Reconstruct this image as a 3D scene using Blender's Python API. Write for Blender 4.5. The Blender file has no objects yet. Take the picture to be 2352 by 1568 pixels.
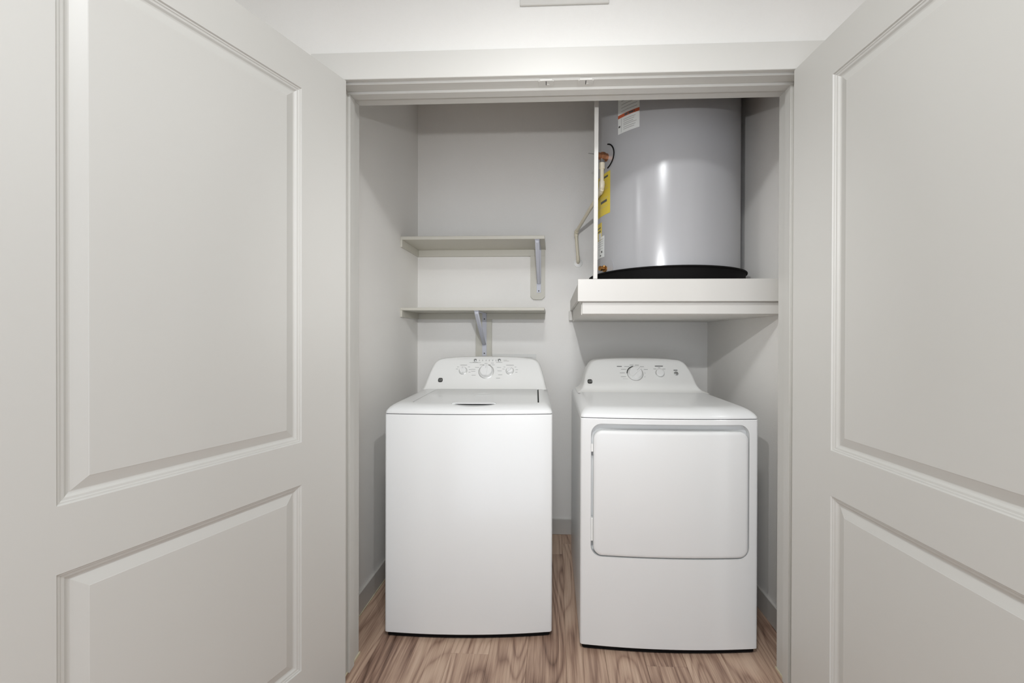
import bpy, bmesh, math, random
from mathutils import Vector, Matrix
random.seed(7)
C = bpy.context.scene.collection
SC = bpy.context.scene

# ------------------------------------------------------------------ camera
F_PX, PPX, PPY = 925.04, 1235.18, 776.14          # focal length and principal point, 2352x1568 frame
CAM = Vector((0.7533, -1.5174, 1.2315))
YAW, PITCH, ROLL = -0.0408, -0.0038, 0.0027
cam = bpy.data.cameras.new('camera')
cam.sensor_width = 36.0
cam.lens = F_PX / 2352 * 36
cam.shift_x = -(PPX - 1176) / 2352
cam.shift_y = (PPY - 784) / 2352
cam.clip_start = 0.02
camo = bpy.data.objects.new('camera', cam); C.objects.link(camo)
fw = Vector((math.sin(YAW)*math.cos(PITCH), math.cos(YAW)*math.cos(PITCH), math.sin(PITCH)))
rt = Vector((math.cos(YAW), -math.sin(YAW), 0)); up = rt.cross(fw)
r2 = rt*math.cos(ROLL) + up*math.sin(ROLL); u2 = up*math.cos(ROLL) - rt*math.sin(ROLL)
camo.matrix_world = Matrix(((r2.x, u2.x, -fw.x, CAM.x), (r2.y, u2.y, -fw.y, CAM.y), (r2.z, u2.z, -fw.z, CAM.z), (0, 0, 0, 1)))
SC.camera = camo

# ------------------------------------------------------------------ world, exposure, photographer's flash
w = bpy.data.worlds.new('world'); SC.world = w; w.use_nodes = True
w.node_tree.nodes['Background'].inputs[0].default_value = (0.9, 0.95, 1.0, 1)
w.node_tree.nodes['Background'].inputs[1].default_value = 0.3
SC.view_settings.view_transform = 'Standard'; SC.view_settings.look = 'None'
SC.view_settings.gamma = 1.0; SC.view_settings.use_curve_mapping = False
SC.view_settings.exposure = 0.0
CEIL = 2.74
FLASH_W, HALL_W, SIDE_W, DAY = 31.0, 20.0, 13.0, 2.05
def flash_head(name, energy, loc, aim, deg, blend):
    fl = bpy.data.lights.new(name, 'SPOT'); fl.energy = energy; fl.shadow_soft_size = 0.012
    fl.spot_size = math.radians(deg); fl.spot_blend = blend; fl.color = (0.985, 0.99, 1.0)
    o = bpy.data.objects.new(name, fl); C.objects.link(o); o.location = loc
    o.rotation_euler = (Vector(aim)-Vector(loc)).to_track_quat('-Z', 'Y').to_euler()
flash_head('camera_flash', FLASH_W, (0.76, -1.00, 1.725), (0.78, 0.6, 1.30), 122, 1.0)      # the photographer's flash, aimed into the closet
LAMPS = [(0.72, -1.40), (2.55, -1.20), (-1.10, -1.20)]
for i, (lx, ly) in enumerate(LAMPS):
    al = bpy.data.lights.new('hall_lamp_light', 'AREA'); al.shape = 'DISK'; al.size = 0.30; al.energy = HALL_W if i == 0 else SIDE_W
    al.color = (0.96, 0.985, 1.0)
    alo = bpy.data.objects.new('hall_lamp_light', al); C.objects.link(alo); alo.location = (lx, ly, CEIL-0.085)

# ------------------------------------------------------------------ materials
def lin(c):
    return tuple(((x/255)/12.92 if x/255 <= 0.04045 else ((x/255+0.055)/1.055)**2.4) for x in c)
def mat(name, rgb, rough=0.5, metal=0.0, bump=0.0, bscale=200.0, spec=0.5, var=0.0, vscale=6.0, coat=0.0):
    m = bpy.data.materials.new(name); m.use_nodes = True
    nt = m.node_tree; b = nt.nodes['Principled BSDF']
    col = (*lin(rgb), 1)
    b.inputs['Base Color'].default_value = col
    b.inputs['Roughness'].default_value = rough; b.inputs['Metallic'].default_value = metal
    b.inputs['Specular IOR Level'].default_value = spec
    b.inputs['Coat Weight'].default_value = coat; b.inputs['Coat Roughness'].default_value = 0.08
    tc = nt.nodes.new('ShaderNodeTexCoord')
    if var:
        n = nt.nodes.new('ShaderNodeTexNoise'); n.inputs['Scale'].default_value = vscale; n.inputs['Detail'].default_value = 3
        nt.links.new(tc.outputs['Object'], n.inputs['Vector'])
        mx = nt.nodes.new('ShaderNodeMix'); mx.data_type = 'RGBA'
        mx.inputs['A'].default_value = tuple(c*(1-var) for c in col[:3])+(1,); mx.inputs['B'].default_value = tuple(min(1, c*(1+var)) for c in col[:3])+(1,)
        nt.links.new(n.outputs['Fac'], mx.inputs['Factor']); nt.links.new(mx.outputs['Result'], b.inputs['Base Color'])
    if bump:
        n = nt.nodes.new('ShaderNodeTexNoise'); n.inputs['Scale'].default_value = bscale; n.inputs['Detail'].default_value = 2
        nt.links.new(tc.outputs['Object'], n.inputs['Vector'])
        bp = nt.nodes.new('ShaderNodeBump'); bp.inputs['Strength'].default_value = bump; bp.inputs['Distance'].default_value = 0.002
        nt.links.new(n.outputs['Fac'], bp.inputs['Height']); nt.links.new(bp.outputs['Normal'], b.inputs['Normal'])
    return m
M = dict(
    wall=mat('wall_paint', (241, 239, 235), 0.6, bump=0.35, bscale=260, var=0.015),
    hallwall=mat('hall_wall_paint', (231, 230, 226), 0.6, bump=0.35, bscale=260, var=0.015),
    ceiling=mat('ceiling_paint', (238, 237, 234), 0.8, bump=0.3, bscale=200),
    trim=mat('grey_trim_paint', (210, 209, 204), 0.42, var=0.012, vscale=3),
    base=mat('baseboard_paint', (200, 197, 192), 0.45, var=0.02),
    white=mat('white_enamel', (231, 232, 231), 0.28, spec=0.5, coat=0.15),
    plastic=mat('white_plastic', (240, 240, 237), 0.35),
    knob=mat('knob_plastic', (238, 238, 236), 0.3),
    silver=mat('silver_button', (172, 174, 173), 0.35, metal=0.6),
    chrome=mat('knob_ring', (190, 190, 188), 0.3, metal=0.5),
    ink=mat('grey_ink', (172, 172, 170), 0.6),
    inkdark=mat('dark_ink', (84, 84, 82), 0.6),
    emblem=mat('emblem_dark', (52, 52, 50), 0.3),
    emblemlight=mat('emblem_light', (185, 186, 184), 0.3, metal=0.4),
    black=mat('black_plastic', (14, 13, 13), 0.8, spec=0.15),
    dark=mat('dark_gap', (40, 40, 40), 0.8),
    shelf=mat('shelf_paint', (206, 203, 192), 0.5, bump=0.1, bscale=150, var=0.015),
    bracket=mat('bracket_enamel', (206, 208, 218), 0.5),
    screw=mat('screw_steel', (70, 68, 66), 0.4, metal=0.8),
    tank=mat('tank_grey_enamel', (168, 168, 170), 0.24, bump=0.02, bscale=30, spec=0.6),
    brass=mat('brass', (176, 128, 74), 0.3, metal=1.0, var=0.1, vscale=60),
    copper=mat('copper_bronze', (168, 116, 84), 0.35, metal=0.8, var=0.15, vscale=60),
    steel=mat('steel', (190, 190, 192), 0.3, metal=1.0),
    cpvc=mat('cream_cpvc', (226, 218, 196), 0.4, var=0.03, vscale=20),
    yellow=mat('yellow_label', (214, 190, 70), 0.5),
    paper=mat('label_paper', (222, 224, 222), 0.5),
    orange=mat('label_orange', (190, 92, 58), 0.5),
    caulk=mat('cream_caulk', (214, 204, 176), 0.6),
    stand=mat('white_trim_enamel', (207, 205, 200), 0.45, bump=0.05, bscale=60),
    drywall=mat('platform_drywall', (228, 226, 221), 0.65, bump=0.4, bscale=220),
    boxplastic=mat('supply_box_white', (232, 232, 229), 0.5),
)
def emissive(name, rgb, s):
    m = mat(name, rgb, 0.5); b = m.node_tree.nodes['Principled BSDF']
    b.inputs['Emission Color'].default_value = (*lin(rgb), 1); b.inputs['Emission Strength'].default_value = s
    return m
M['daylight'] = emissive('daylit_glass', (236, 244, 255), DAY)
M['lampglass'] = emissive('lamp_diffuser', (255, 248, 238), 3.0)

def wood():
    m = bpy.data.materials.new('vinyl_plank_oak'); m.use_nodes = True
    nt = m.node_tree; L = nt.links; b = nt.nodes['Principled BSDF']
    tc = nt.nodes.new('ShaderNodeTexCoord'); oi = nt.nodes.new('ShaderNodeObjectInfo')
    def math_(op, a, bb=None, c=None):
        n = nt.nodes.new('ShaderNodeMath'); n.operation = op
        for i, v in enumerate((a, bb, c)):
            if v is None: continue
            if isinstance(v, (int, float)): n.inputs[i].default_value = v
            else: L.new(v, n.inputs[i])
        return n.outputs[0]
    off = nt.nodes.new('ShaderNodeCombineXYZ')
    L.new(math_('MULTIPLY', oi.outputs['Random'], 37.0), off.inputs[0]); L.new(math_('MULTIPLY', oi.outputs['Random'], 91.0), off.inputs[1]); L.new(math_('MULTIPLY', oi.outputs['Random'], 17.0), off.inputs[2])
    def vec(sx, sy):
        mp = nt.nodes.new('ShaderNodeMapping'); mp.inputs['Scale'].default_value = (sx, sy, 1)
        L.new(tc.outputs['Object'], mp.inputs['Vector'])
        ad = nt.nodes.new('ShaderNodeVectorMath'); ad.operation = 'ADD'
        L.new(mp.outputs[0], ad.inputs[0]); L.new(off.outputs[0], ad.inputs[1]); return ad.outputs[0]
    def noise(v, scale, det=2, rough=0.5):
        n = nt.nodes.new('ShaderNodeTexNoise'); n.inputs['Scale'].default_value = scale; n.inputs['Detail'].default_value = det; n.inputs['Roughness'].default_value = rough
        L.new(v, n.inputs['Vector']); return n.outputs['Fac']
    big = noise(vec(6.5, 1.05), 1.0, 1.3, 0.4)              # contour lines of a stretched field: cathedral grain
    rings = math_('FRACT', math_('MULTIPLY', big, 14.0))
    line = math_('POWER', math_('ABSOLUTE', math_('SUBTRACT', math_('MULTIPLY', rings, 2.0), 1.0)), 2.2)
    fib = noise(vec(170.0, 5.0), 1.0, 3, 0.65)
    fib2 = noise(vec(60.0, 2.2), 1.0, 2, 0.5)
    tone = noise(vec(10.0, 0.9), 1.0, 2, 0.5)
    f = math_('ADD', math_('ADD', math_('MULTIPLY', line, 0.16), math_('MULTIPLY', fib, 0.48)), math_('ADD', math_('MULTIPLY', fib2, 0.30), math_('MULTIPLY', tone, 0.40)))
    f = math_('ADD', f, math_('MULTIPLY', math_('SUBTRACT', oi.outputs['Random'], 0.5), 0.20))
    cr = nt.nodes.new('ShaderNodeValToRGB'); L.new(f, cr.inputs[0])
    e = cr.color_ramp.elements
    e[0].position = 0.46; e[0].color = (*lin((210, 183, 161)), 1)
    e[1].position = 0.93; e[1].color = (*lin((90, 67, 56)), 1)
    for pos, c in ((0.60, (190, 161, 140)), (0.74, (154, 125, 108))):
        x = cr.color_ramp.elements.new(pos); x.color = (*lin(c), 1)
    L.new(cr.outputs[0], b.inputs['Base Color'])
    b.inputs['Roughness'].default_value = 0.42; b.inputs['Specular IOR Level'].default_value = 0.4
    bp = nt.nodes.new('ShaderNodeBump'); bp.inputs['Strength'].default_value = 0.12; bp.inputs['Distance'].default_value = 0.001
    L.new(fib, bp.inputs['Height']); L.new(bp.outputs[0], b.inputs['Normal'])
    return m
M['wood'] = wood()

# ------------------------------------------------------------------ mesh helpers
def obj(name, bm, m, parent=None, smooth=None, sharp=35):
    me = bpy.data.meshes.new(name)
    bmesh.ops.recalc_face_normals(bm, faces=bm.faces[:])
    bm.to_mesh(me); bm.free()
    me.materials.append(M[m] if isinstance(m, str) else m)
    if smooth:
        me.shade_smooth(); me.set_sharp_from_angle(angle=math.radians(sharp))
    o = bpy.data.objects.new(name, me); C.objects.link(o)
    if parent: o.parent = parent
    return o
def tag(o, label=None, cat=None, group=None, kind=None):
    if label: o['label'] = label
    if cat: o['category'] = cat
    if group: o['group'] = group
    if kind: o['kind'] = kind
    return o
def empty(name, loc=(0, 0, 0), rz=0.0):
    o = bpy.data.objects.new(name, None); C.objects.link(o); o.location = loc; o.rotation_euler = (0, 0, rz)
    o.empty_display_size = 0.1
    return o
def box(bm, x0, x1, y0, y1, z0, z1, bev=0.0, seg=2):
    vs = [bm.verts.new((x, y, z)) for x in (x0, x1) for y in (y0, y1) for z in (z0, z1)]
    fs = [bm.faces.new([vs[i] for i in q]) for q in ((0, 1, 3, 2), (4, 6, 7, 5), (0, 4, 5, 1), (2, 3, 7, 6), (0, 2, 6, 4), (1, 5, 7, 3))]
    if bev:
        es = {e for f in fs for e in f.edges}
        bmesh.ops.bevel(bm, geom=list(es), offset=bev, segments=seg, affect='EDGES', profile=0.5)
    return vs
def bx(*a, **k):
    bm = bmesh.new(); box(bm, *a, **k); return bm
def loft(bm, rings, cap0=True, cap1=True):
    V = [[bm.verts.new(p) for p in r] for r in rings]; n = len(V[0])
    for a, b in zip(V, V[1:]):
        for i in range(n):
            bm.faces.new((a[i], a[(i+1) % n], b[(i+1) % n], b[i]))
    if cap0: bm.faces.new(V[0][::-1])
    if cap1: bm.faces.new(V[-1])
    return V
def frame(d):
    d = Vector(d).normalized(); a = Vector((0, 0, 1)) if abs(d.z) < 0.9 else Vector((1, 0, 0))
    u = d.cross(a).normalized(); return u, u.cross(d).normalized(), d
def lathe(bm, o, d, prof, n=24):
    """prof: (radius, distance along d)"""
    u, v, d = frame(d); o = Vector(o)
    loft(bm, [[o + d*h + (u*math.cos(2*math.pi*i/n) + v*math.sin(2*math.pi*i/n))*r for i in range(n)] for r, h in prof])
def tube(bm, pts, r, n=12):
    pts = [Vector(p) for p in pts]; rings = []
    u = None
    for i, p in enumerate(pts):
        d = ((pts[min(i+1, len(pts)-1)] - pts[max(i-1, 0)])).normalized()
        if u is None: u = frame(d)[0]
        u = (u - d*u.dot(d)).normalized(); v = d.cross(u)
        rings.append([p + (u*math.cos(2*math.pi*k/n) + v*math.sin(2*math.pi*k/n))*r for k in range(n)])
    loft(bm, rings)
def prism_xz(bm, pts, y0, y1):
    loft(bm, [[(x, y0, z) for x, z in pts], [(x, y1, z) for x, z in pts]])
def cut(o, cutter_bm):
    """boolean difference, baked into the mesh; the cutter is removed"""
    c = obj('cutter', cutter_bm, 'dark', o.parent)
    md = o.modifiers.new('cut', 'BOOLEAN'); md.operation = 'DIFFERENCE'; md.object = c; md.solver = 'EXACT'
    bpy.context.view_layer.update()
    dg = bpy.context.evaluated_depsgraph_get()
    me = bpy.data.meshes.new_from_object(o.evaluated_get(dg), depsgraph=dg)
    o.modifiers.remove(md); old = o.data; o.data = me; me.name = old.name
    while len(me.materials) > 1: me.materials.pop()
    me.polygons.foreach_set('material_index', [0]*len(me.polygons))
    cm = c.data; bpy.data.objects.remove(c); bpy.data.meshes.remove(cm); bpy.data.meshes.remove(old)
    me.shade_smooth(); me.set_sharp_from_angle(angle=math.radians(32))

# ------------------------------------------------------------------ room shell
XL, XR, YB = -0.1106, 1.6949, 0.9993              # closet side walls and back wall
OW, OH = 1.582, 2.1186                              # clear opening between the jambs
YF, YI = -0.119, 0.010                              # hall face and closet face of the front wall
HX0, HX1, HY = -2.3, 3.9, -3.30                     # hall
T = 0.10
def struct(name, bm, m, label, cat='wall'):
    return tag(obj(name, bm, m), label, cat, kind='structure')
struct('wall_back', bx(XL-T, XR+T, YB, YB+T, 0, CEIL), 'wall', 'pale painted back wall of the laundry closet behind the shelves')
struct('wall_left', bx(XL-T, XL, YI, YB, 0, CEIL), 'wall', 'pale painted closet side wall beside the washing machine')
struct('wall_right', bx(XR, XR+T, YI, YB, 0, CEIL), 'wall', 'pale painted closet side wall beside the dryer and water heater')
bm = bmesh.new()
box(bm, HX0, -0.018, YF, YI, 0, CEIL); box(bm, OW+0.018, HX1, YF, YI, 0, CEIL); box(bm, -0.018, OW+0.018, YF, YI, OH+0.018, CEIL)
struct('wall_front', bm, 'hallwall', 'bright white hall wall around the closet opening, above its casing')
struct('wall_rear', bx(HX0, HX1, HY-T, HY, 0, CEIL), 'hallwall', 'white hall wall facing the closet')
struct('wall_hall_left', bx(HX0-T, HX0, HY-T, YI, 0, CEIL), 'hallwall', 'white end wall of the hall on the washing machine side')
struct('wall_hall_right', bx(HX1, HX1+T, HY-T, YI, 0, CEIL), 'hallwall', 'white end wall of the hall on the dryer side')
struct('ceiling', bx(HX0-T, HX1+T, HY-T, YB+T, CEIL, CEIL+T), 'ceiling', 'white textured ceiling over hall and closet', 'ceiling')

# patio window behind the camera: the daylight of the room
wx0, wx1, wz0, wz1 = -0.25, 1.75, 0.12, 2.35
b_ = bmesh.new()
for q in ((wx0, wx1, wz0, wz0+0.06), (wx0, wx1, wz1-0.06, wz1), (wx0, wx0+0.06, wz0+0.06, wz1-0.06), (wx1-0.06, wx1, wz0+0.06, wz1-0.06), ((wx0+wx1)/2-0.04, (wx0+wx1)/2+0.04, wz0+0.06, wz1-0.06)):
    box(b_, q[0], q[1], HY, HY+0.05, q[2], q[3], bev=0.003, seg=1)
win = struct('window_1', b_, 'white', 'white framed patio window on the wall facing the closet', 'window')
for a, b2 in ((wx0+0.06, (wx0+wx1)/2-0.04), ((wx0+wx1)/2+0.04, wx1-0.06)):
    obj('pane', bx(a, b2, HY+0.012, HY+0.018, wz0+0.06, wz1-0.06), 'daylight', win)

# floor: sub-floor slab with planks laid on it, each plank a piece of its own
FT = 0.004
floor = struct('floor', bx(HX0, HX1, HY, YB, -0.05, -FT-0.001), 'dark', 'brown wood-look plank floor of closet and hall', 'floor')
PW, PL = 0.150, 1.22
shared = {}
def plank(x, y0, y1):
    key = round(y1-y0, 4)
    if key not in shared:
        b_ = bx(-PW/2+0.0003, PW/2-0.0003, -key/2+0.0003, key/2-0.0003, -FT, 0)
        top = [f for f in b_.faces if all(v.co.z > -1e-6 for v in f.verts)]
        bmesh.ops.bevel(b_, geom=list({e for f in top for e in f.edges}), offset=0.0007, segments=1, affect='EDGES')
        o = obj('plank', b_, 'wood', floor); shared[key] = o.data
    else:
        o = bpy.data.objects.new('plank', shared[key]); C.objects.link(o); o.parent = floor
    o.location = (x, (y0+y1)/2, 0)
k0 = math.floor((HX0-0.353)/PW)
for k in range(k0, int((HX1-0.353)/PW)+1):
    xa = 0.353 + k*PW
    ymax = YB if (xa+PW > XL and xa < XR) else YI
    j = {0: 0.03, 5: 0.002}.get(k, round((k*0.37 % 1.0)*PL - 0.35, 3))
    if -4 < k < 9 and k not in (0, 5): j = round(0.45 + 0.5*((k*0.618) % 1.0), 3) if k % 2 else round(-0.55 + 0.4*((k*0.618) % 1.0), 3)
    y = j - PL*math.ceil((j-HY)/PL)
    while y < ymax:
        a, b2 = max(y, HY), min(y+PL, ymax)
        if b2-a > 0.02 and xa > HX0-0.01 and xa+PW < HX1+0.15: plank(xa+PW/2, a, b2)
        y += PL

# baseboards (with caulk at the foot)
HB, TB = 0.0957, 0.011
def board(name, x0, x1, y0, y1, label):
    o = struct(name, bx(x0, x1, y0, y1, 0, HB, bev=0.002, seg=1), 'base', label, 'baseboard')
    return o
board('baseboard_back', XL+TB, XR-TB, YB-TB, YB, 'grey baseboard along the closet back wall between the two machines')
o = board('baseboard_left', XL, XL+TB, YI, YB, 'grey baseboard on the closet wall beside the washing machine')
obj('caulk_bead', bx(XL+TB, XL+TB+0.003, YI, YB-TB, 0, 0.004), 'caulk', o)
board('baseboard_right', XR-TB, XR, YI, YB, 'grey baseboard on the closet wall beside the dryer')

# casing and jambs
CW, RV, CT = 0.0942, 0.0077, 0.017
def trim(name, bm, label): return struct(name, bm, 'trim', label, 'trim')
trim('trim_1', bx(-RV-CW, OW+RV+CW, YF-CT, YF, OH+RV, OH+RV+CW, bev=0.0015, seg=1), 'flat grey head casing over the closet opening')
trim('trim_2', bx(-RV-CW, -RV, YF-CT, YF, 0, OH+RV, bev=0.0015, seg=1), 'flat grey casing on the washing machine side of the opening')
trim('trim_3', bx(OW+RV, OW+RV+CW, YF-CT, YF, 0, OH+RV, bev=0.0015, seg=1), 'flat grey casing on the dryer side of the opening')
SY0, SY1, ST = YF+0.040, YF+0.075, 0.0095
o = trim('trim_4', bx(-0.018, 0, YF, YI, 0, OH+0.018, bev=0.001, seg=1), 'grey jamb board on the washing machine side of the opening')
obj('door_stop', bx(0, ST, SY0, SY1, 0, OH-ST, bev=0.0012, seg=1), 'trim', o)
obj('caulk_bead', bx(0, 0.003, YF, SY0, 0, 0.004), 'caulk', o); obj('caulk_bead', bx(0, 0.004, SY1, YI+0.004, 0, 0.007), 'caulk', o)
o = trim('trim_5', bx(OW, OW+0.018, YF, YI, 0, OH+0.018, bev=0.001, seg=1), 'grey jamb board on the dryer side of the opening')
obj('door_stop', bx(OW-ST, OW, SY0, SY1, 0, OH-ST, bev=0.0012, seg=1), 'trim', o)
obj('caulk_bead', bx(OW-0.003, OW, SY1, YI+0.004, 0, 0.006), 'caulk', o)
hj = trim('trim_6', bx(0, OW, YF, YI, OH, OH+0.018, bev=0.001, seg=1), 'grey head jamb above the opening with two catch plates')
obj('door_stop', bx(0, OW, SY0, SY1, OH-ST, OH, bev=0.0012, seg=1), 'trim', hj)
for sx in (0.7225, 0.8605):
    b_ = bx(sx-0.027, sx+0.027, YF+0.001, YF+0.031, OH-0.0022, OH-0.0002, bev=0.0008, seg=1)
    box(b_, sx-0.022, sx+0.022, YF-0.0022, YF+0.0015, OH-0.0022, OH+0.0055, bev=0.0008, seg=1)
    sp = obj('catch_plate', b_, 'trim', hj)
    obj('slot', bx(sx-0.0012, sx+0.0012, YF+0.002, YF+0.024, OH-0.0026, OH-0.0021), 'dark', sp)
    b_ = bmesh.new(); lathe(b_, (sx+0.006, YF+0.022, OH-0.002), (0, 0, -1), [(0.006, 0), (0.005, 0.0012), (0.002, 0.0018)], 10)
    obj('screw', b_, 'trim', sp, True)

# ------------------------------------------------------------------ closet doors (moulded two-panel leaves)
DW, DZ0, DZ1, DT = 0.795, 0.012, 2.1135, 0.035
SA, SB = 0.166, 0.6765
PAN = [(0.903, 1.993), (0.196, 0.772)]
def door(name, xh, yh, ang, side, label):
    """local x along the leaf from the hinge, local y = -visible face normal; side +1: leaf thickness towards +y local"""
    root_bm = bmesh.new()
    # leaf: stiles and rails around two openings, as a slab with the panel wells left open on the visible face
    xs = [0, SA, SB, DW]; zs = [DZ0, PAN[1][0], PAN[1][1], PAN[0][0], PAN[0][1], DZ1]
    g = [[root_bm.verts.new((x, 0, z)) for z in zs] for x in xs]
    for i in range(3):
        for j in range(5):
            if i == 1 and j in (1, 3): continue
            root_bm.faces.new((g[i][j], g[i+1][j], g[i+1][j+1], g[i][j+1]))
    yb = DT*side
    h = [[root_bm.verts.new((x, yb, z)) for z in (DZ0, DZ1)] for x in (0, DW)]
    root_bm.faces.new((h[0][0], h[0][1], h[1][1], h[1][0]))
    root_bm.faces.new([g[0][j] for j in range(6)] + [h[0][1], h[0][0]])
    root_bm.faces.new([g[3][j] for j in range(6)] + [h[1][1], h[1][0]])
    root_bm.faces.new([g[i][0] for i in range(4)] + [h[1][0], h[0][0]])
    root_bm.faces.new([g[i][5] for i in range(4)] + [h[1][1], h[0][1]])
    o = tag(obj(name, root_bm, 'trim'), label, 'door', kind='structure')
    o.location = (xh, yh, 0); o.rotation_euler = (0, 0, ang)
    prof = [(0, 0), (0.0025, 0.0035), (0.0055, 0.0040), (0.0075, 0.0058), (0.012, 0.0066), (0.0165, 0.0105), (0.0195, 0.0115), (0.0215, 0.0115), (0.0450, 0.0035), (0.0462, 0.0028)]
    for z0, z1 in PAN:
        bm = bmesh.new(); rings = []
        for off, dep in prof:
            rings.append([(SA+off, dep*side, z0+off), (SB-off, dep*side, z0+off), (SB-off, dep*side, z1-off), (SA+off, dep*side, z1-off)])
        V = loft(bm, rings, cap0=False, cap1=True)
        # back of the panel so it is a solid piece
        bk = [bm.verts.new((x, 0.020*side, z)) for x, z in ((SA, z0), (SB, z0), (SB, z1), (SA, z1))]
        for i in range(4): bm.faces.new((V[0][i], V[0][(i+1) % 4], bk[(i+1) % 4], bk[i]))
        bm.faces.new(bk)
        obj('panel', bm, 'trim', o)
    return o
AL, AR = 1.9157, 1.4931
# leaf direction (cos a, -sin a): local x axis rotated by -a
door('door_1', 0.0315, -0.150, -AL, -1, 'grey two-panel door opened wide beside the washing machine')
door('door_2', 1.5440, -0.149, -AR, 1, 'grey two-panel door opened square beside the dryer')

# ------------------------------------------------------------------ laundry machines
BOW = 0.018
def outline(w_, d, bow, r, ff=0.0, fs=0.0, fb=0.0, n=22):
    """plan outline, front at y=0 bowed towards -y; ff/fs/fb inset front, sides, back"""
    x0, x1 = fs, w_-fs; pts = []
    def b(x): return ff - bow*(1-((x-w_/2)/(w_/2))**2)
    m = 5
    for i in range(n+1):
        x = x0+r + (x1-x0-2*r)*i/n; pts.append((x, b(x)))
    for i in range(1, m+1):
        a = math.pi/2*i/m; pts.append((x1-r+r*math.sin(a), b(x1-r)+r-r*math.cos(a)))
    pts.append((x1, d-fb)); pts.append((x0, d-fb))
    for i in range(m):
        a = math.pi/2*(1-i/m); pts.append((x0+r-r*math.sin(a), b(x0+r)+r-r*math.cos(a)))
    return pts
def cabinet(parent, w_, d, z0, z1, bow):
    bm = bmesh.new()
    rings = [[(x, y, z) for x, y in outline(w_, d, bow, 0.010, i, i, 0)] for z, i in ((z0+0.02, 0.012), (z0, 0.011), (z0, 0.004), (z0+0.004, 0.0), (z1-0.003, 0.0), (z1, 0.002))]
    loft(bm, rings)
    return obj('cabinet', bm, 'white', parent, True, 40)
def cover(parent, name, w_, d, bow, lv, m='white'):
    bm = bmesh.new()
    loft(bm, [[(x, y, z) for x, y in outline(w_, d, bow, r, f, s, bk)] for z, f, s, bk, r in lv])
    return obj(name, bm, m, parent, True, 30)
def console(parent, uc, lv, vr):
    bm = bmesh.new(); rings = []
    for z, hw, vf in lv:
        r = 0.016; ring = []
        for sgn in (-1, 1):
            for i in range(6):
                a = math.pi/2*i/5
                if sgn < 0: ring.append((uc-hw+r-r*math.cos(a), vf+r-r*math.sin(a), z))
                else: ring.append((uc+hw-r+r*math.sin(a), vf+r-r*math.cos(a), z))
        ring += [(uc+hw, vr, z), (uc-hw, vr, z)]
        rings.append(ring)
    loft(bm, rings)
    return obj('control_panel', bm, 'plastic', parent, True, 28)
TV, TZ = 0.10/0.1887, 0.16/0.1887                     # console face direction (depth, height)
NRM = Vector((0, -TZ, TV))
def cpos(vb, zb, u, z, off=0.0):
    return Vector((u, vb+(z-zb)*0.625, z)) + NRM*off
def knob(parent, base, r, ang, big):
    bm = bmesh.new()
    hgt = 0.022 if big else 0.016
    lathe(bm, base, NRM, [(r, 0), (r, 0.004), (r*0.93, 0.006), (r*0.88, hgt*0.8), (r*0.80, hgt), (r*0.3, hgt+0.001)], 28)
    o = obj('knob', bm, 'knob', parent, True)
    bm = bmesh.new(); lathe(bm, base, NRM, [(r*1.09, 0.0), (r*1.09, 0.0022), (r*1.0, 0.003)], 28); obj('knob_ring', bm, 'chrome', o, True)
    t = Vector((0, TV, TZ)); s = Vector((1, 0, 0))
    d = t*math.cos(ang)+s*math.sin(ang); e = s*math.cos(ang)-t*math.sin(ang)
    bm = bmesh.new(); gw = r*0.24
    q = [base+NRM*(hgt*0.9)+d*(k*r*0.86)+e*(j*gw) for k, j in ((-1, -0.6), (-1, 0.6), (1, 1), (1, -1))]
    q2 = [p+NRM*0.008 for p in q]
    loft(bm, [q, q2]); obj('grip', bm, 'knob', o)
    bm = bmesh.new()
    q = [base+NRM*(hgt*0.9+0.0081)+d*(k*r*0.8)+e*(j*0.0008) for k, j in ((0.3, -1), (0.3, 1), (1, 1), (1, -1))]
    loft(bm, [q, [p+NRM*0.0003 for p in q]]); obj('pointer', bm, 'ink', o)
    return o
def button(parent, base, r):
    bm = bmesh.new(); lathe(bm, base, NRM, [(r, 0), (r, 0.003), (r*0.7, 0.0045), (r*0.2, 0.005)], 18)
    return obj('button', bm, 'silver', parent, True)
def marks(parent, vb, zb, items, m='ink', name='printed_marks'):
    bm = bmesh.new(); t = Vector((0, TV, TZ))
    for u, z, wd, ht in items:
        c = cpos(vb, zb, u, z, 0.0002); s = Vector((wd/2, 0, 0)); v = t*(ht/2)
        q = [c-s-v, c+s-v, c+s+v, c-s+v]; loft(bm, [q, [p+NRM*0.0004 for p in q]])
    return tag(obj(name, bm, m, parent), kind='stuff')
def text_mesh(txt, size, depth=0.0003):
    cu = bpy.data.curves.new('t', 'FONT'); cu.body = txt; cu.size = size; cu.align_x = 'CENTER'; cu.align_y = 'CENTER'; cu.extrude = depth; cu.shear = 0.2
    o = bpy.data.objects.new('t', cu); C.objects.link(o); bpy.context.view_layer.update()
    dg = bpy.context.evaluated_depsgraph_get(); me = bpy.data.meshes.new_from_object(o.evaluated_get(dg))
    bpy.data.objects.remove(o); bpy.data.curves.remove(cu); return me
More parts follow.
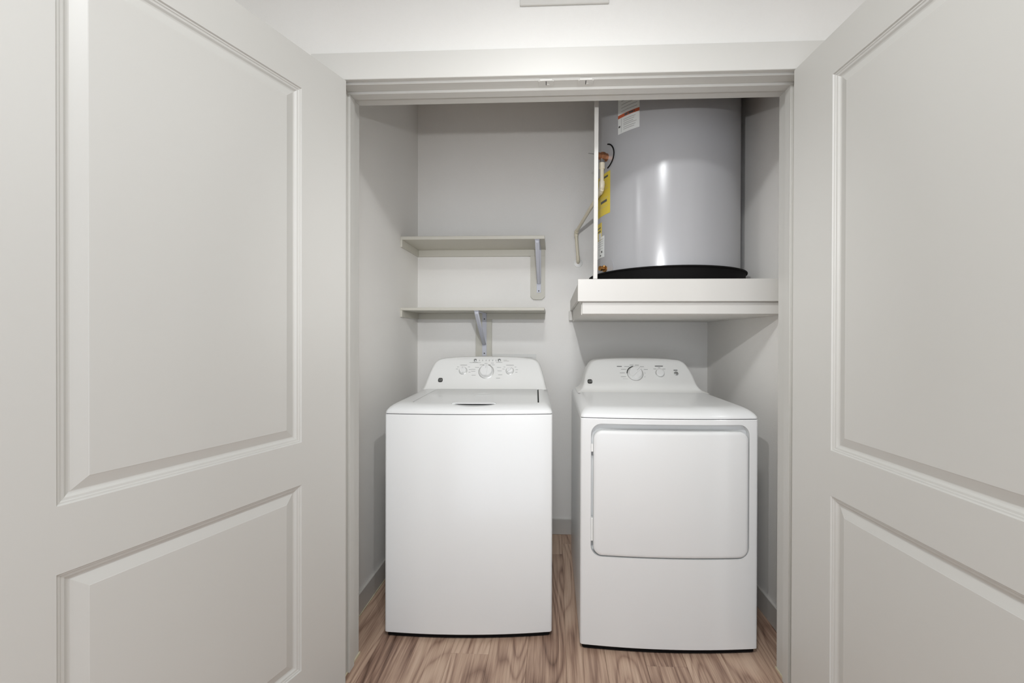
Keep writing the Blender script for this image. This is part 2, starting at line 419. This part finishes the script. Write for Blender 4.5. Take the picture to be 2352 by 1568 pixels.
def emblem(parent, base):
    t = Vector((0, TV, TZ)); s = Vector((1, 0, 0)); r = 0.0125
    pts = []
    for i in range(28):
        a = 2*math.pi*i/28; c, n = math.cos(a), math.sin(a); k = 1/((abs(c)**3.2+abs(n)**3.2)**(1/3.2))
        pts.append((c*k, n*k))
    bm = bmesh.new()
    loft(bm, [[base+s*(x*r+0.25*y*r*0)+t*(y*r) for x, y in pts], [base+NRM*0.0015+s*(x*r*0.96)+t*(y*r*0.96) for x, y in pts]])
    o = obj('brand_emblem', bm, 'emblem', parent, True)
    me = text_mesh('GE', 0.0155); me.materials.append(M['emblemlight'])
    to = bpy.data.objects.new('monogram', me); C.objects.link(to); to.parent = o
    mt = Matrix((( s.x, t.x, NRM.x), (s.y, t.y, NRM.y), (s.z, t.z, NRM.z))).to_4x4(); mt.translation = base+NRM*0.0017
    to.matrix_local = mt
    return o
def feet(parent, w_, d):
    bm = bmesh.new(); loft(bm, [[(x, y, z) for x, y in outline(w_, d, BOW, 0.010, 0.009, 0.009, 0.005)] for z in (0.0045, 0.024)]); obj('floor_gap_shade', bm, 'black', parent)  # black block added to paint the shadow in the gap under the cabinet
    for x in (0.06, w_-0.06):
        for y in (0.07, d-0.06):
            bm = bmesh.new(); lathe(bm, (x, y, 0), (0, 0, 1), [(0.022, 0), (0.022, 0.008), (0.012, 0.012), (0.012, 0.04)], 14); obj('foot', bm, 'black', parent, True)

# --- washing machine
WW, WD = 0.685, 0.66
wm = tag(empty('washing_machine', (0.0631, 0.0995, 0), 0.0442), 'white top-loading washing machine with three control knobs, below the two shelves', 'washing machine')
cabinet(wm, WW, WD, 0.0197, 0.9135, BOW)
feet(wm, WW, WD)
bm = bmesh.new(); loft(bm, [[(x, y, z) for x, y in outline(WW, WD, BOW, 0.010, 0.003, 0.003, 0.002)] for z in (0.905, 0.92)]); obj('gasket', bm, 'dark', wm)
WL = [(0.9165, 0, 0, 0, 0.014), (0.922, 0.0005, 0.0005, 0, 0.014), (0.930, 0.004, 0.0035, 0, 0.017), (0.938, 0.013, 0.010, 0, 0.02), (0.945, 0.028, 0.018, 0, 0.025), (0.950, 0.046, 0.027, 0, 0.03), (0.9525, 0.064, 0.035, 0.005, 0.03), (0.9535, 0.080, 0.045, 0.01, 0.03)]
wc = cover(wm, 'top_cover', WW, WD, BOW, WL)
LU0, LU1, LV0, LV1 = 0.096, 0.624, 0.058, 0.474
cut(wc, bx(LU0-0.0015, LU1+0.0060, LV0, LV1+0.003, 0.9478, 1.0))
bm = bmesh.new(); bmesh.ops.create_uvsphere(bm, u_segments=32, v_segments=16, radius=1.0, matrix=Matrix.Translation((0.358, 0.036, 0.9500)) @ Matrix.Diagonal((0.096, 0.036, 0.0105, 1)))
cut(wc, bm)
# lid: bowed front lip, top following the cover
bm = bmesh.new(); rows = []
for v, zt in ((LV0, 0.9495), (LV0+0.002, 0.9512), (LV0+0.012, 0.9530), (0.10, 0.9550), (0.22, 0.9556), (LV1-0.003, 0.9556), (LV1, 0.9540)):
    row = []
    for k in range(25):
        t = k/24; x = LU0+(LU1-LU0)*t
        e = min(1.0, min(x-LU0, LU1-x)/0.012); zz = zt-0.0022*(1-e)**2
        bow_ = 0.012*max(0, 1-((x-0.357)/0.28)**2)*max(0.0, 1-(v-LV0)/0.12)
        row.append((x, v-bow_, zz))
    rows.append(row)
V = [[(bm.verts.new(p), bm.verts.new((p[0], p[1], 0.9480))) for p in r] for r in rows]
for a_, b_ in zip(V, V[1:]):
    for i in range(24):
        for q in (0, 1): bm.faces.new((a_[i][q], a_[i+1][q], b_[i+1][q], b_[i][q]))
    for i in (0, 24): bm.faces.new((a_[i][0], a_[i][1], b_[i][1], b_[i][0]))
for r in (V[0], V[-1]):
    for i in range(24): bm.faces.new((r[i][0], r[i][1], r[i+1][1], r[i+1][0]))
lid = obj('lid', bm, 'white', wm, True, 30)
obj('lid_gap_shade', bx(LU1+0.0003, LU1+0.0058, 0.085, LV1-0.002, 0.9479, 0.9520), 'black', wm)  # black strip added as painted shade in the gap beside the lid
obj('handle_slit_shade', bx(0.270, 0.446, LV0-0.0075, LV0+0.006, 0.9440, 0.9479), 'dark', lid)  # dark box standing in for the shade of the grip slit under the lip
bm = bmesh.new(); n = 32
for r0, r1 in ((0.043, 0.048),):
    V = [[bm.verts.new((0.365+r*math.cos(2*math.pi*i/n), 0.27+r*math.sin(2*math.pi*i/n), z)) for i in range(n)] for r, z in ((r0, 0.9554), (r0, 0.9562), (r1, 0.9562), (r1, 0.9554))]
    for a in range(4):
        for i in range(n): bm.faces.new((V[a][i], V[a][(i+1) % n], V[(a+1) % 4][(i+1) % n], V[(a+1) % 4][i]))
obj('embossed_ring', bm, 'white', lid, True)
obj('hinge_pin', bx(LU1-0.004, LU1+0.003, LV1-0.006, LV1+0.002, 0.952, 0.9585, bev=0.001), 'plastic', lid)
VB, ZB = 0.490, 0.953
WCL = [(0.9505, 0.330, 0.482), (0.956, 0.327, 0.488), (0.975, 0.322, 0.5035), (1.003, 0.316, 0.521), (1.035, 0.307, 0.541), (1.068, 0.296, 0.5615), (1.085, 0.288, 0.5725), (1.097, 0.277, 0.580), (1.104, 0.263, 0.5845), (1.109, 0.240, 0.588), (1.113, 0.195, 0.591), (1.1165, 0.13, 0.5945), (1.1185, 0.06, 0.600), (1.1195, 0.03, 0.61)]
con = console(wm, 0.345, WCL, WD)
def P(u, z, off=0.0): return cpos(VB, ZB, u, z, off)
knob(con, P(0.3459, 1.0395), 0.0385, 0.0, True)
knob(con, P(0.2195, 1.0435), 0.0205, -0.12, False)
knob(con, P(0.4736, 1.0440), 0.0205, 0.9, False)
button(con, P(0.281, 1.0990), 0.0085); button(con, P(0.4134, 1.0990), 0.0085)
emblem(con, P(0.1034, 0.9965, 0.0005))
it = []
for k, (du, dz) in enumerate(((-0.071, 0.012), (-0.071, 0.002), (-0.067, -0.018), (-0.052, 0.022), (0.068, 0.022), (0.072, 0.004), (0.077, -0.016), (0.066, -0.033), (-0.03, 0.036), (0.035, 0.036), (-0.005, 0.043), (0.03, 0.045))):
    it.append((0.346+du, 1.0395+dz, 0.022 if abs(du) > 0.04 else 0.016, 0.0024))
for u0 in (0.2195, 0.4736):
    it += [(u0-0.03, 1.064, 0.010, 0.0022), (u0+0.03, 1.064, 0.010, 0.0022), (u0+0.038, 1.050, 0.013, 0.0022), (u0-0.034, 1.053, 0.012, 0.0022), (u0+0.036, 1.037, 0.011, 0.0022)]
it += [(0.281, 1.0865, 0.062, 0.0022), (0.281, 1.0895, 0.028, 0.0022), (0.4134, 1.0885, 0.034, 0.0024), (0.446, 1.100, 0.020, 0.0018), (0.452, 1.0955, 0.030, 0.0018)]
marks(con, VB, ZB, it)
marks(con, VB, ZB, [(0.2195, 1.0735, 0.036, 0.0030), (0.4736, 1.0735, 0.042, 0.0030)] + [(0.303+0.0185*k, 1.0985, 0.0035, 0.009) for k in range(6)], 'ink', 'printed_titles')
marks(con, VB, ZB, [(0.330, 1.0745, 0.012, 0.0026), (0.360, 1.0745, 0.014, 0.0026)], 'inkdark', 'dial_arc')

# --- dryer
DRW, DRD = 0.687, 0.70
dr = tag(empty('clothes_dryer', (0.8581, 0.0693, 0), 0.0071), 'white front-loading clothes dryer with square door, below the water heater platform', 'dryer')
dc = cabinet(dr, DRW, DRD, 0.0197, 0.9125, BOW)
feet(dr, DRW, DRD)
def rrect(u0, u1, z0, z1, r, m=8):
    p = []
    for cx, cz, a0 in ((u1-r, z1-r, 0), (u0+r, z1-r, 90), (u0+r, z0+r, 180), (u1-r, z0+r, 270)):
        for i in range(m+1):
            a = math.radians(a0+90*i/m); p.append((cx+r*math.cos(a), cz+r*math.sin(a)))
    return p
bm = bmesh.new(); prism_xz(bm, rrect(0.0405, 0.6515, 0.3715, 0.8925, 0.042), -0.1, 0.026); cut(dc, bm)
bm = bmesh.new(); loft(bm, [[(x, y, z) for x, y in outline(DRW, DRD, BOW, 0.010, 0.003, 0.003, 0.002)] for z in (0.905, 0.919)]); obj('gasket', bm, 'dark', dr)
# recess liner: sloped grab zone behind the door's upper edge
def bowy(u): return -BOW*(1-((u-DRW/2)/(DRW/2))**2)
def door_slab(u0, u1, z0, z1, r, layers, n=40):
    """layers: (inset, y offset from the bowed front, or None -> flat y)"""
    bm = bmesh.new(); rows = []
    for ins, yo, flat in layers:
        a0, a1, b0, b1, rr = u0+ins, u1-ins, z0+ins, z1-ins, max(r-ins, 0.004)
        us = [a0+rr*(1-math.cos(math.pi/2*i/7)) for i in range(8)]
        us = us + [a0+rr+(a1-a0-2*rr)*i/n for i in range(1, n)] + [a0+a1-x for x in us[::-1]]
        row = []
        for u in us:
            e = rr if a0+rr <= u <= a1-rr else (math.sqrt(max(0, rr*rr-(a0+rr-u)**2)) if u < a0+rr else math.sqrt(max(0, rr*rr-(u-a1+rr)**2)))
            y = flat if flat is not None else bowy(u)+yo
            row.append((bm.verts.new((u, y, b0+rr-e)), bm.verts.new((u, y, b1-rr+e))))
        rows.append(row)
    for a, b in zip(rows, rows[1:]):
        for i in range(len(a)-1):
            for s in (0, 1): bm.faces.new((a[i][s], a[i+1][s], b[i+1][s], b[i][s]))
        for i in (0, len(a)-1): bm.faces.new((a[i][0], a[i][1], b[i][1], b[i][0]))
    for row in (rows[0], rows[-1]):
        for i in range(len(row)-1): bm.faces.new((row[i][0], row[i+1][0], row[i+1][1], row[i][1]))
    bmesh.ops.remove_doubles(bm, verts=bm.verts[:], dist=1e-5)
    return bm
dd = obj('door', door_slab(0.0500, 0.6480, 0.3760, 0.8650, 0.036, [(0.002, 0, 0.025), (0.0, 0.010, None), (0.0, 0.004, None), (0.0025, 0.000, None), (0.008, -0.0025, None), (0.013, -0.003, None)]), 'white', dr, True, 30)
for z0, z1 in ((0.78, 0.81), (0.43, 0.52)):
    obj('hinge', bx(0.0415, 0.0492, bowy(0.045)+0.004, bowy(0.045)+0.02, z0, z1, bev=0.001, seg=1), 'plastic', dd)
DL = [(0.9155, 0, 0, 0, 0.014), (0.921, 0.0005, 0.0005, 0, 0.014), (0.929, 0.006, 0.004, 0, 0.017), (0.938, 0.018, 0.011, 0, 0.02), (0.945, 0.033, 0.020, 0, 0.025), (0.950, 0.050, 0.030, 0, 0.03), (0.9525, 0.066, 0.038, 0.005, 0.03), (0.953, 0.080, 0.048, 0.01, 0.03)]
cover(dr, 'top_cover', DRW, DRD, BOW, DL)
DCL = [(0.9505, 0.326, 0.425), (0.9535, 0.318, 0.452), (0.958, 0.309, 0.471), (0.967, 0.300, 0.489), (0.980, 0.294, 0.5035), (0.992, 0.290, 0.5125), (1.03, 0.282, 0.5385), (1.06, 0.271, 0.5575), (1.085, 0.256, 0.5735), (1.098, 0.245, 0.582), (1.106, 0.2285, 0.5875), (1.111, 0.185, 0.5915), (1.1145, 0.125, 0.596), (1.1165, 0.06, 0.603)]
con = console(dr, 0.3435, DCL, 0.66)
knob(con, P(0.324, 1.0379), 0.0385, 0.75, True)
bm = bmesh.new(); base = P(0.4534, 1.0408); lathe(bm, base, NRM, [(0.021, 0), (0.021, 0.010), (0.018, 0.0125), (0.006, 0.013)], 24)
kb = obj('start_knob', bm, 'knob', con, True)
bm = bmesh.new(); lathe(bm, base, NRM, [(0.0232, 0), (0.0232, 0.0022), (0.021, 0.003)], 24); obj('knob_ring', bm, 'chrome', kb, True)
button(con, P(0.5369, 1.0395), 0.0112)
emblem(con, P(0.0852, 0.9975, 0.0025))
it = []
for k in range(15):
    a = math.radians(200-k*24.5); rr = 0.052
    wd = 0.026 if math.cos(a) < -0.5 else (0.020 if math.sin(a) > 0.1 else 0.004)
    it.append((0.324+rr*math.cos(a)*(1.28 if wd > 0.01 else 1.0), 1.0379+rr*0.85*math.sin(a), wd, 0.0026))
it += [(0.43, 1.062, 0.014, 0.0026), (0.478, 1.062, 0.014, 0.0026), (0.4534, 1.068, 0.012, 0.0026), (0.372, 0.997, 0.026, 0.002)]
marks(con, VB, ZB, it)
marks(con, VB, ZB, [(0.4534, 1.0765, 0.042, 0.0042), (0.5369, 1.0565, 0.020, 0.0040), (0.245, 1.074, 0.026, 0.0036)], 'inkdark', 'printed_titles')
bm = bmesh.new(); base = P(0.324, 1.0379); t = Vector((0, TV, TZ)); s = Vector((1, 0, 0))
rings = []
for i in range(13):
    a = math.radians(100+i*6.5); d = s*math.cos(a)+t*math.sin(a)
    rings.append([base+d*0.0405+NRM*0.0003, base+d*0.0445+NRM*0.0003, base+d*0.0445+NRM*0.0034, base+d*0.0405+NRM*0.0034])
loft(bm, rings); obj('dial_arc', bm, 'emblem', con)

# ------------------------------------------------------------------ wall shelves
def screw(parent, p, d=(0, -1, 0), r=0.004):
    bm = bmesh.new(); lathe(bm, p, d, [(r, 0), (r*0.8, 0.0015), (r*0.3, 0.002)], 10); obj('screw', bm, 'screw', parent, True)
def shelf(zt, zb_, zc, bx0, bx1, bz, xb, ztip, zleg, holes, label, chamfer):
    sh = tag(empty('wall_shelf', (0, 0, 0)), label, 'shelf', 'grey-green shelves on the back wall')
    YS = 0.7088; t = 0.018
    obj('board', bx(XL, 0.699, YS, YB, zb_, zt, bev=0.0015, seg=1), 'shelf', sh)
    obj('side_cleat', bx(XL, XL+0.012, YS-0.001, YB-t, zc, zb_, bev=0.001, seg=1), 'shelf', sh)
    obj('back_cleat', bx(XL, 0.695, YB-t, YB, zc, zb_, bev=0.001, seg=1), 'shelf', sh)
    bm = bmesh.new(); c = 0.018 if chamfer else 0.001
    prism_xz(bm, [(bx0, zc), (bx0, bz+c), (bx0+c, bz), (bx1-c, bz), (bx1, bz+c), (bx1, zc)], YB-t, YB)
    obj('backing_board', bm, 'shelf', sh)
    yl = YB-t
    bm = bmesh.new(); hw = 0.0135
    box(bm, xb-hw, xb+hw, yl-0.003, yl, zleg, zb_-0.0002, bev=0.0008, seg=1)
    box(bm, xb-hw, xb+hw, YS+0.004, yl-0.003, zb_-0.0032, zb_-0.0002, bev=0.0008, seg=1)
    br = obj('bracket', bm, 'bracket', sh)
    # diagonal channel strut
    a = Vector((xb, YS+0.012, zb_-0.004)); b2 = Vector((xb, yl-0.004, ztip)); d = (b2-a).normalized(); nn = Vector((0, -d.z, d.y)); nn = nn if nn.y < 0 else -nn
    bm = bmesh.new(); rings = []
    for k, p in enumerate((a, a+d*0.01, a+(b2-a)*0.5+nn*0.004, b2-d*0.012, b2)):
        q = 0.0115; h = 0.012 if 0 < k < 4 else 0.003
        rings.append([p+Vector((-q, 0, 0)), p+Vector((-q, 0, 0))+nn*h*0.6, p+Vector((-q*0.6, 0, 0))+nn*h, p+Vector((q*0.6, 0, 0))+nn*h, p+Vector((q, 0, 0))+nn*h*0.6, p+Vector((q, 0, 0))])
    loft(bm, rings); obj('strut', bm, 'bracket', br, True)
    for z in holes: screw(br, (xb, yl-0.003, z))
    screw(br, (xb, YS+0.02, zb_-0.0032), (0, 0, -1))
    return sh
shelf(1.7905, 1.7715, 1.7310, 0.605, 0.695, 1.462, 0.6570, 1.5600, 1.503, (1.514,), 'upper grey-green shelf with its metal bracket near the free end', True)
shelf(1.3915, 1.3760, 1.3390, 0.2634, 0.3626, 0.93, 0.3180, 1.1830, 1.110, (1.340, 1.1263), 'lower grey-green shelf with its metal bracket in the middle', False)

# water supply box frame on the wall behind the washing machine
sb = tag(empty('supply_box', (0, 0, 0)), 'white recessed supply box frame on the wall behind the washing machine', 'utility box')
b_ = bmesh.new(); x0, x1, z0, z1 = 0.3665, 0.640, 0.90, 1.1225
box(b_, x0, x1, YB-0.006, YB, z1-0.022, z1, bev=0.001, seg=1); box(b_, x0, x1, YB-0.006, YB, z0, z0+0.022, bev=0.001, seg=1)
box(b_, x0, x0+0.022, YB-0.006, YB, z0+0.022, z1-0.022, bev=0.001, seg=1); box(b_, x1-0.022, x1, YB-0.006, YB, z0+0.022, z1-0.022, bev=0.001, seg=1)
obj('frame', b_, 'boxplastic', sb); obj('back_plate', bx(x0+0.022, x1-0.022, YB-0.002, YB, z0+0.022, z1-0.022), 'boxplastic', sb)

# ------------------------------------------------------------------ heater platform, post, pan, heater
pf = tag(empty('heater_platform', (0, 0, 0)), 'white framed platform carrying the water heater above the dryer', 'platform')
obj('body', bx(0.866, XR, 0.186, YB, 1.3225, 1.452, bev=0.003), 'drywall', pf)
obj('fascia', bx(0.8500, XR, 0.150, 0.168, 1.3770, 1.4690, bev=0.0012, seg=1), 'stand', pf)
obj('lower_trim', bx(0.8690, XR, 0.168, 0.186, 1.3255, 1.4400, bev=0.002, seg=1), 'stand', pf)
obj('side_board', bx(0.8520, 0.866, 0.168, YB, 1.3900, 1.4560, bev=0.003), 'drywall', pf)
obj('wall_ledger', bx(0.8440, 0.866, YB-0.05, YB, 1.3300, 1.3900, bev=0.004), 'drywall', pf)
bm = bmesh.new(); box(bm, 0.9135, 0.9305, 0.150, 0.170, 1.4695, CEIL, bev=0.0012, seg=1)
for v in bm.verts: v.co.x += 0.003*(v.co.z-1.47)/0.7 - 0.001*math.sin((v.co.z-1.47)*2.5)
tag(obj('support_post', bm, 'stand'), 'slim white vertical post rising from the heater platform to the ceiling', 'post')

HXC, HYC, HR = 1.311, 0.560, 0.348
pan = tag(empty('drain_pan', (HXC, HYC, 0)), 'black round drain pan under the water heater', 'pan')
bm = bmesh.new(); lathe(bm, (0, 0, 1.4525), (0, 0, 1), [(0.340, 0), (0.366, 0.004), (0.3715, 0.072), (0.3785, 0.073), (0.3790, 0.079), (0.368, 0.079), (0.362, 0.008), (0.10, 0.006)], 72)
obj('basin', bm, 'black', pan, True)
wh = tag(empty('water_heater', (HXC, HYC, 0)), 'grey cylindrical water heater tank standing in a black pan above the dryer', 'water heater')
bm = bmesh.new(); lathe(bm, (0, 0, 1.475), (0, 0, 1), [(HR-0.004, 0), (HR, 0.003), (HR, 1.12), (HR-0.012, 1.135), (0.10, 1.14)], 120)
obj('tank', bm, 'tank', wh, True)
for a in (60, 180, 300):
    bm = bmesh.new(); lathe(bm, (0.27*math.cos(math.radians(a)), 0.27*math.sin(math.radians(a)), 1.4590), (0, 0, 1), [(0.025, 0), (0.025, 0.016)], 14); obj('leg', bm, 'steel', wh)
def cyl(a, z, off=0.0):
    a = math.radians(a); return Vector(((HR+off)*math.cos(a), (HR+off)*math.sin(a), z))
def patch(bm, a0, a1, z0, z1, o0, o1, n=8):
    loft(bm, [[cyl(a0+(a1-a0)*i/n, z0, o0), cyl(a0+(a1-a0)*i/n, z1, o0), cyl(a0+(a1-a0)*i/n, z1, o1), cyl(a0+(a1-a0)*i/n, z0, o1)] for i in range(n+1)])
def label(name, a0, a1, z0, z1, m, prints):
    bm = bmesh.new(); patch(bm, a0, a1, z0, z1, 0.0002, 0.0009); o = obj(name, bm, m, wh)
    by = {}
    for pa0, pa1, pz0, pz1, pm in prints: by.setdefault(pm, []).append((pa0, pa1, pz0, pz1))
    for pm, L_ in by.items():
        bm = bmesh.new()
        for pa0, pa1, pz0, pz1 in L_: patch(bm, a0+(a1-a0)*pa0, a0+(a1-a0)*pa1, z0+(z1-z0)*pz0, z0+(z1-z0)*pz1, 0.0009, 0.0013, 4)
        tag(obj('print', bm, pm, o), kind='stuff')
    return o
# warning sheet with orange band
pr = [(0.0, 1.0, 0.335, 0.405, 'orange'), (0.33, 0.80, 0.348, 0.392, 'inkdark'), (0.17, 0.185, 0.02, 0.32, 'ink'), (0.03, 0.12, 0.135, 0.175, 'inkdark')]
pr += [(0.28, 0.28+q, z, z+0.012, 'ink') for z, q in ((0.06, 0.5), (0.10, 0.55), (0.15, 0.6), (0.185, 0.45), (0.23, 0.5), (0.27, 0.55))]
pr += [(0.17, 0.9, z, z+0.012, 'ink') for z in (0.46, 0.53, 0.60, 0.68, 0.76, 0.84, 0.92)]
label('warning_label', -140.5, -122.5, 2.152, 2.362, 'paper', pr)
# yellow energy sheet
pr = [(0.42, 0.90, 0.88, 0.925, 'inkdark'), (0.36, 0.60, 0.80, 0.83, 'inkdark'), (0.5, 0.85, 0.30, 0.36, 'inkdark'), (0.1, 0.9, 0.40, 0.407, 'ink'), (0.1, 0.9, 0.62, 0.626, 'ink'), (0.1, 0.8, 0.72, 0.726, 'ink'), (0.2, 0.9, 0.2, 0.206, 'ink')]
label('energy_label', -176.0, -148.9, 1.813, 2.010, 'yellow', pr)
label('small_yellow_label', -176.0, -161.0, 1.700, 1.785, 'yellow', [(0.6, 0.95, 0.05, 0.42, 'paper'), (0.3, 0.9, 0.5, 0.56, 'inkdark'), (0.3, 0.9, 0.7, 0.75, 'inkdark')])
pr = [(0.45, 0.95, z, z+0.02, 'ink') for z in (0.55, 0.65, 0.75, 0.85)] + [(0.75, 0.85, 0.22, 0.32, 'inkdark'), (0.45, 0.9, 0.42, 0.435, 'ink'), (0.62, 0.74, 0.08, 0.14, 'inkdark')]
label('rating_label', -176.0, -156.7, 1.614, 1.716, 'paper', pr)
# relief valve
A = -153.5; c0 = cyl(A, 2.079, 0.0); dn = Vector((math.cos(math.radians(A)), math.sin(math.radians(A)), 0)); tn = Vector((-dn.y, dn.x, 0))
rv = empty('relief_valve'); rv.parent = wh; rv.name = 'relief_valve'
bm = bmesh.new(); tube(bm, [c0+tn*0.058*math.cos(t)+Vector((0, 0, 0.058*math.sin(t)))+dn*(0.004-0.006*math.cos(t)**2+0.002) for t in [math.radians(-75+i*12.5) for i in range(13)]], 0.0028, 8); obj('black_seal', bm, 'black', rv, True)
bm = bmesh.new(); lathe(bm, c0-dn*0.002, dn, [(0.052, 0), (0.052, 0.002), (0.02, 0.003)], 28); obj('cover_plate', bm, 'tank', rv, True)
bm = bmesh.new(); lathe(bm, c0+dn*0.001, dn, [(0.019, 0), (0.019, 0.014), (0.022, 0.016), (0.022, 0.030), (0.016, 0.034), (0.016, 0.052), (0.010, 0.056)], 8); obj('valve_body', bm, 'copper', rv)
PX = c0+dn*0.027
bm = bmesh.new(); lathe(bm, PX+Vector((0, 0, -0.008)), (0, 0, -1), [(0.0125, 0), (0.0125, 0.022), (0.010, 0.023), (0.010, 0.040)], 14); obj('outlet', bm, 'steel', rv, True)
bm = bmesh.new(); tube(bm, [c0+dn*0.05, c0+dn*0.075+Vector((0, 0, 0.004)), c0+dn*0.10+Vector((0, 0, 0.002))], 0.0018, 8); obj('lever', bm, 'steel', rv, True)
# drain spigot
A2 = -154.5; c1 = cyl(A2, 1.5535, 0.0); d2 = Vector((math.cos(math.radians(A2)), math.sin(math.radians(A2)), 0)); sp = empty('drain_spigot'); sp.parent = wh
bm = bmesh.new(); lathe(bm, cyl(-150.5, 1.562, -0.002), (math.cos(math.radians(-150.5)), math.sin(math.radians(-150.5)), 0), [(0.036, 0), (0.036, 0.003), (0.01, 0.004)], 28); obj('cover_plate', bm, 'tank', sp, True)
dd2 = (d2*0.9+Vector((-0.35, -0.5, 0))*0.5).normalized()
bm = bmesh.new(); lathe(bm, c1-dd2*0.004, dd2, [(0.015, 0), (0.015, 0.014), (0.009, 0.016), (0.009, 0.028), (0.0115, 0.029), (0.0115, 0.040), (0.008, 0.0405)], 16); obj('spigot_body', bm, 'brass', sp, True)
bm = bmesh.new(); lathe(bm, c1+dd2*0.010+Vector((0, 0, 0.008)), (0, 0, 1), [(0.007, 0), (0.007, 0.006), (0.003, 0.008)], 12); obj('stem', bm, 'brass', sp, True)

# discharge pipe: from the relief valve down, then back to the wall
dp = tag(empty('discharge_pipe', (0, 0, 0)), 'cream plastic discharge pipe running from the tank valve to the back wall', 'pipe')
H0 = Vector((HXC, HYC, 0)); q0 = H0+PX
p1 = Vector((q0.x, q0.y, 2.036)); p2 = Vector((q0.x, q0.y, 1.925)); p3 = Vector((0.8835, 0.930, 1.862)); p4 = Vector((0.8985, 0.955, 1.700)); p5 = Vector((0.9005, YB, 1.690))
R_ = 0.0095
def seg(a, b2, r=R_):
    bm = bmesh.new(); tube(bm, [a, b2], r, 16); return obj('pipe', bm, 'cpvc', dp, True)
def elbow(a, c, b2, r=0.0130, l=0.024):
    d0 = (a-c).normalized(); d1 = (b2-c).normalized(); pts = []
    for i in range(9):
        t = i/8; pts.append((c+d0*l)*(1-t)**2 + c*2*t*(1-t) + (c+d1*l)*t*t)
    bm = bmesh.new(); tube(bm, [c+d0*(l+0.008)]+pts+[c+d1*(l+0.008)], r, 16); return obj('elbow', bm, 'cpvc', dp, True)
bm = bmesh.new(); lathe(bm, p1+Vector((0, 0, 0.012)), (0, 0, -1), [(0.0140, 0), (0.0140, 0.026), (0.0125, 0.028)], 16); obj('adapter', bm, 'cpvc', dp, True)
seg(p1, p2); elbow(p1, p2, p3, 0.0135, 0.028); seg(p2, p3); elbow(p2, p3, p4, 0.0125, 0.016); seg(p3, p4); elbow(p3, p4, p5, 0.0115, 0.016)
bm = bmesh.new(); tube(bm, [p4, p5], R_, 16); obj('pipe', bm, 'cpvc', dp, True)
bm = bmesh.new(); lathe(bm, (p5.x, YB, p5.z), (0, -1, 0), [(0.028, 0), (0.027, 0.003), (0.012, 0.006)], 24); obj('escutcheon', bm, 'plastic', dp, True)

# ------------------------------------------------------------------ wall vent and hall lamps
wv = tag(empty('wall_vent', (0, YF, 0)), 'white wall register high above the closet casing', 'vent')
vx0, vx1, vz0, vz1 = 0.631, 0.938, 2.3745, 2.535
b_ = bmesh.new(); box(b_, vx0, vx1, -0.008, 0, vz0, vz0+0.022, bev=0.002, seg=1); box(b_, vx0, vx1, -0.008, 0, vz1-0.022, vz1, bev=0.002, seg=1)
box(b_, vx0, vx0+0.022, -0.008, 0, vz0+0.022, vz1-0.022, bev=0.002, seg=1); box(b_, vx1-0.022, vx1, -0.008, 0, vz0+0.022, vz1-0.022, bev=0.002, seg=1)
obj('frame', b_, 'trim', wv)
for k in range(8):
    z = vz0+0.030+k*0.0135
    bm = bmesh.new(); prism = [(-0.0065, z-0.005), (-0.0055, z-0.0055), (-0.0005, z+0.005), (-0.0015, z+0.0055)]
    loft(bm, [[(vx0+0.022, y, zz) for y, zz in prism], [(vx1-0.022, y, zz) for y, zz in prism]]); obj('slat', bm, 'trim', wv)
for lx, ly in LAMPS:
    lo = tag(empty('ceiling_light', (lx, ly, CEIL)), {0.72: 'round flush ceiling lamp in front of the closet opening', 2.55: 'round flush ceiling lamp beyond the door beside the dryer', -1.10: 'round flush ceiling lamp beyond the door beside the washing machine'}[lx], 'ceiling light', 'flush ceiling lamps along the hall')
    bm = bmesh.new(); lathe(bm, (0, 0, 0), (0, 0, -1), [(0.17, 0), (0.17, 0.02), (0.155, 0.025)], 40); obj('canopy', bm, 'white', lo, True)
    bm = bmesh.new(); lathe(bm, (0, 0, -0.025), (0, 0, -1), [(0.15, 0), (0.148, 0.025), (0.12, 0.045), (0.05, 0.055)], 40); obj('diffuser', bm, 'lampglass', lo, True)
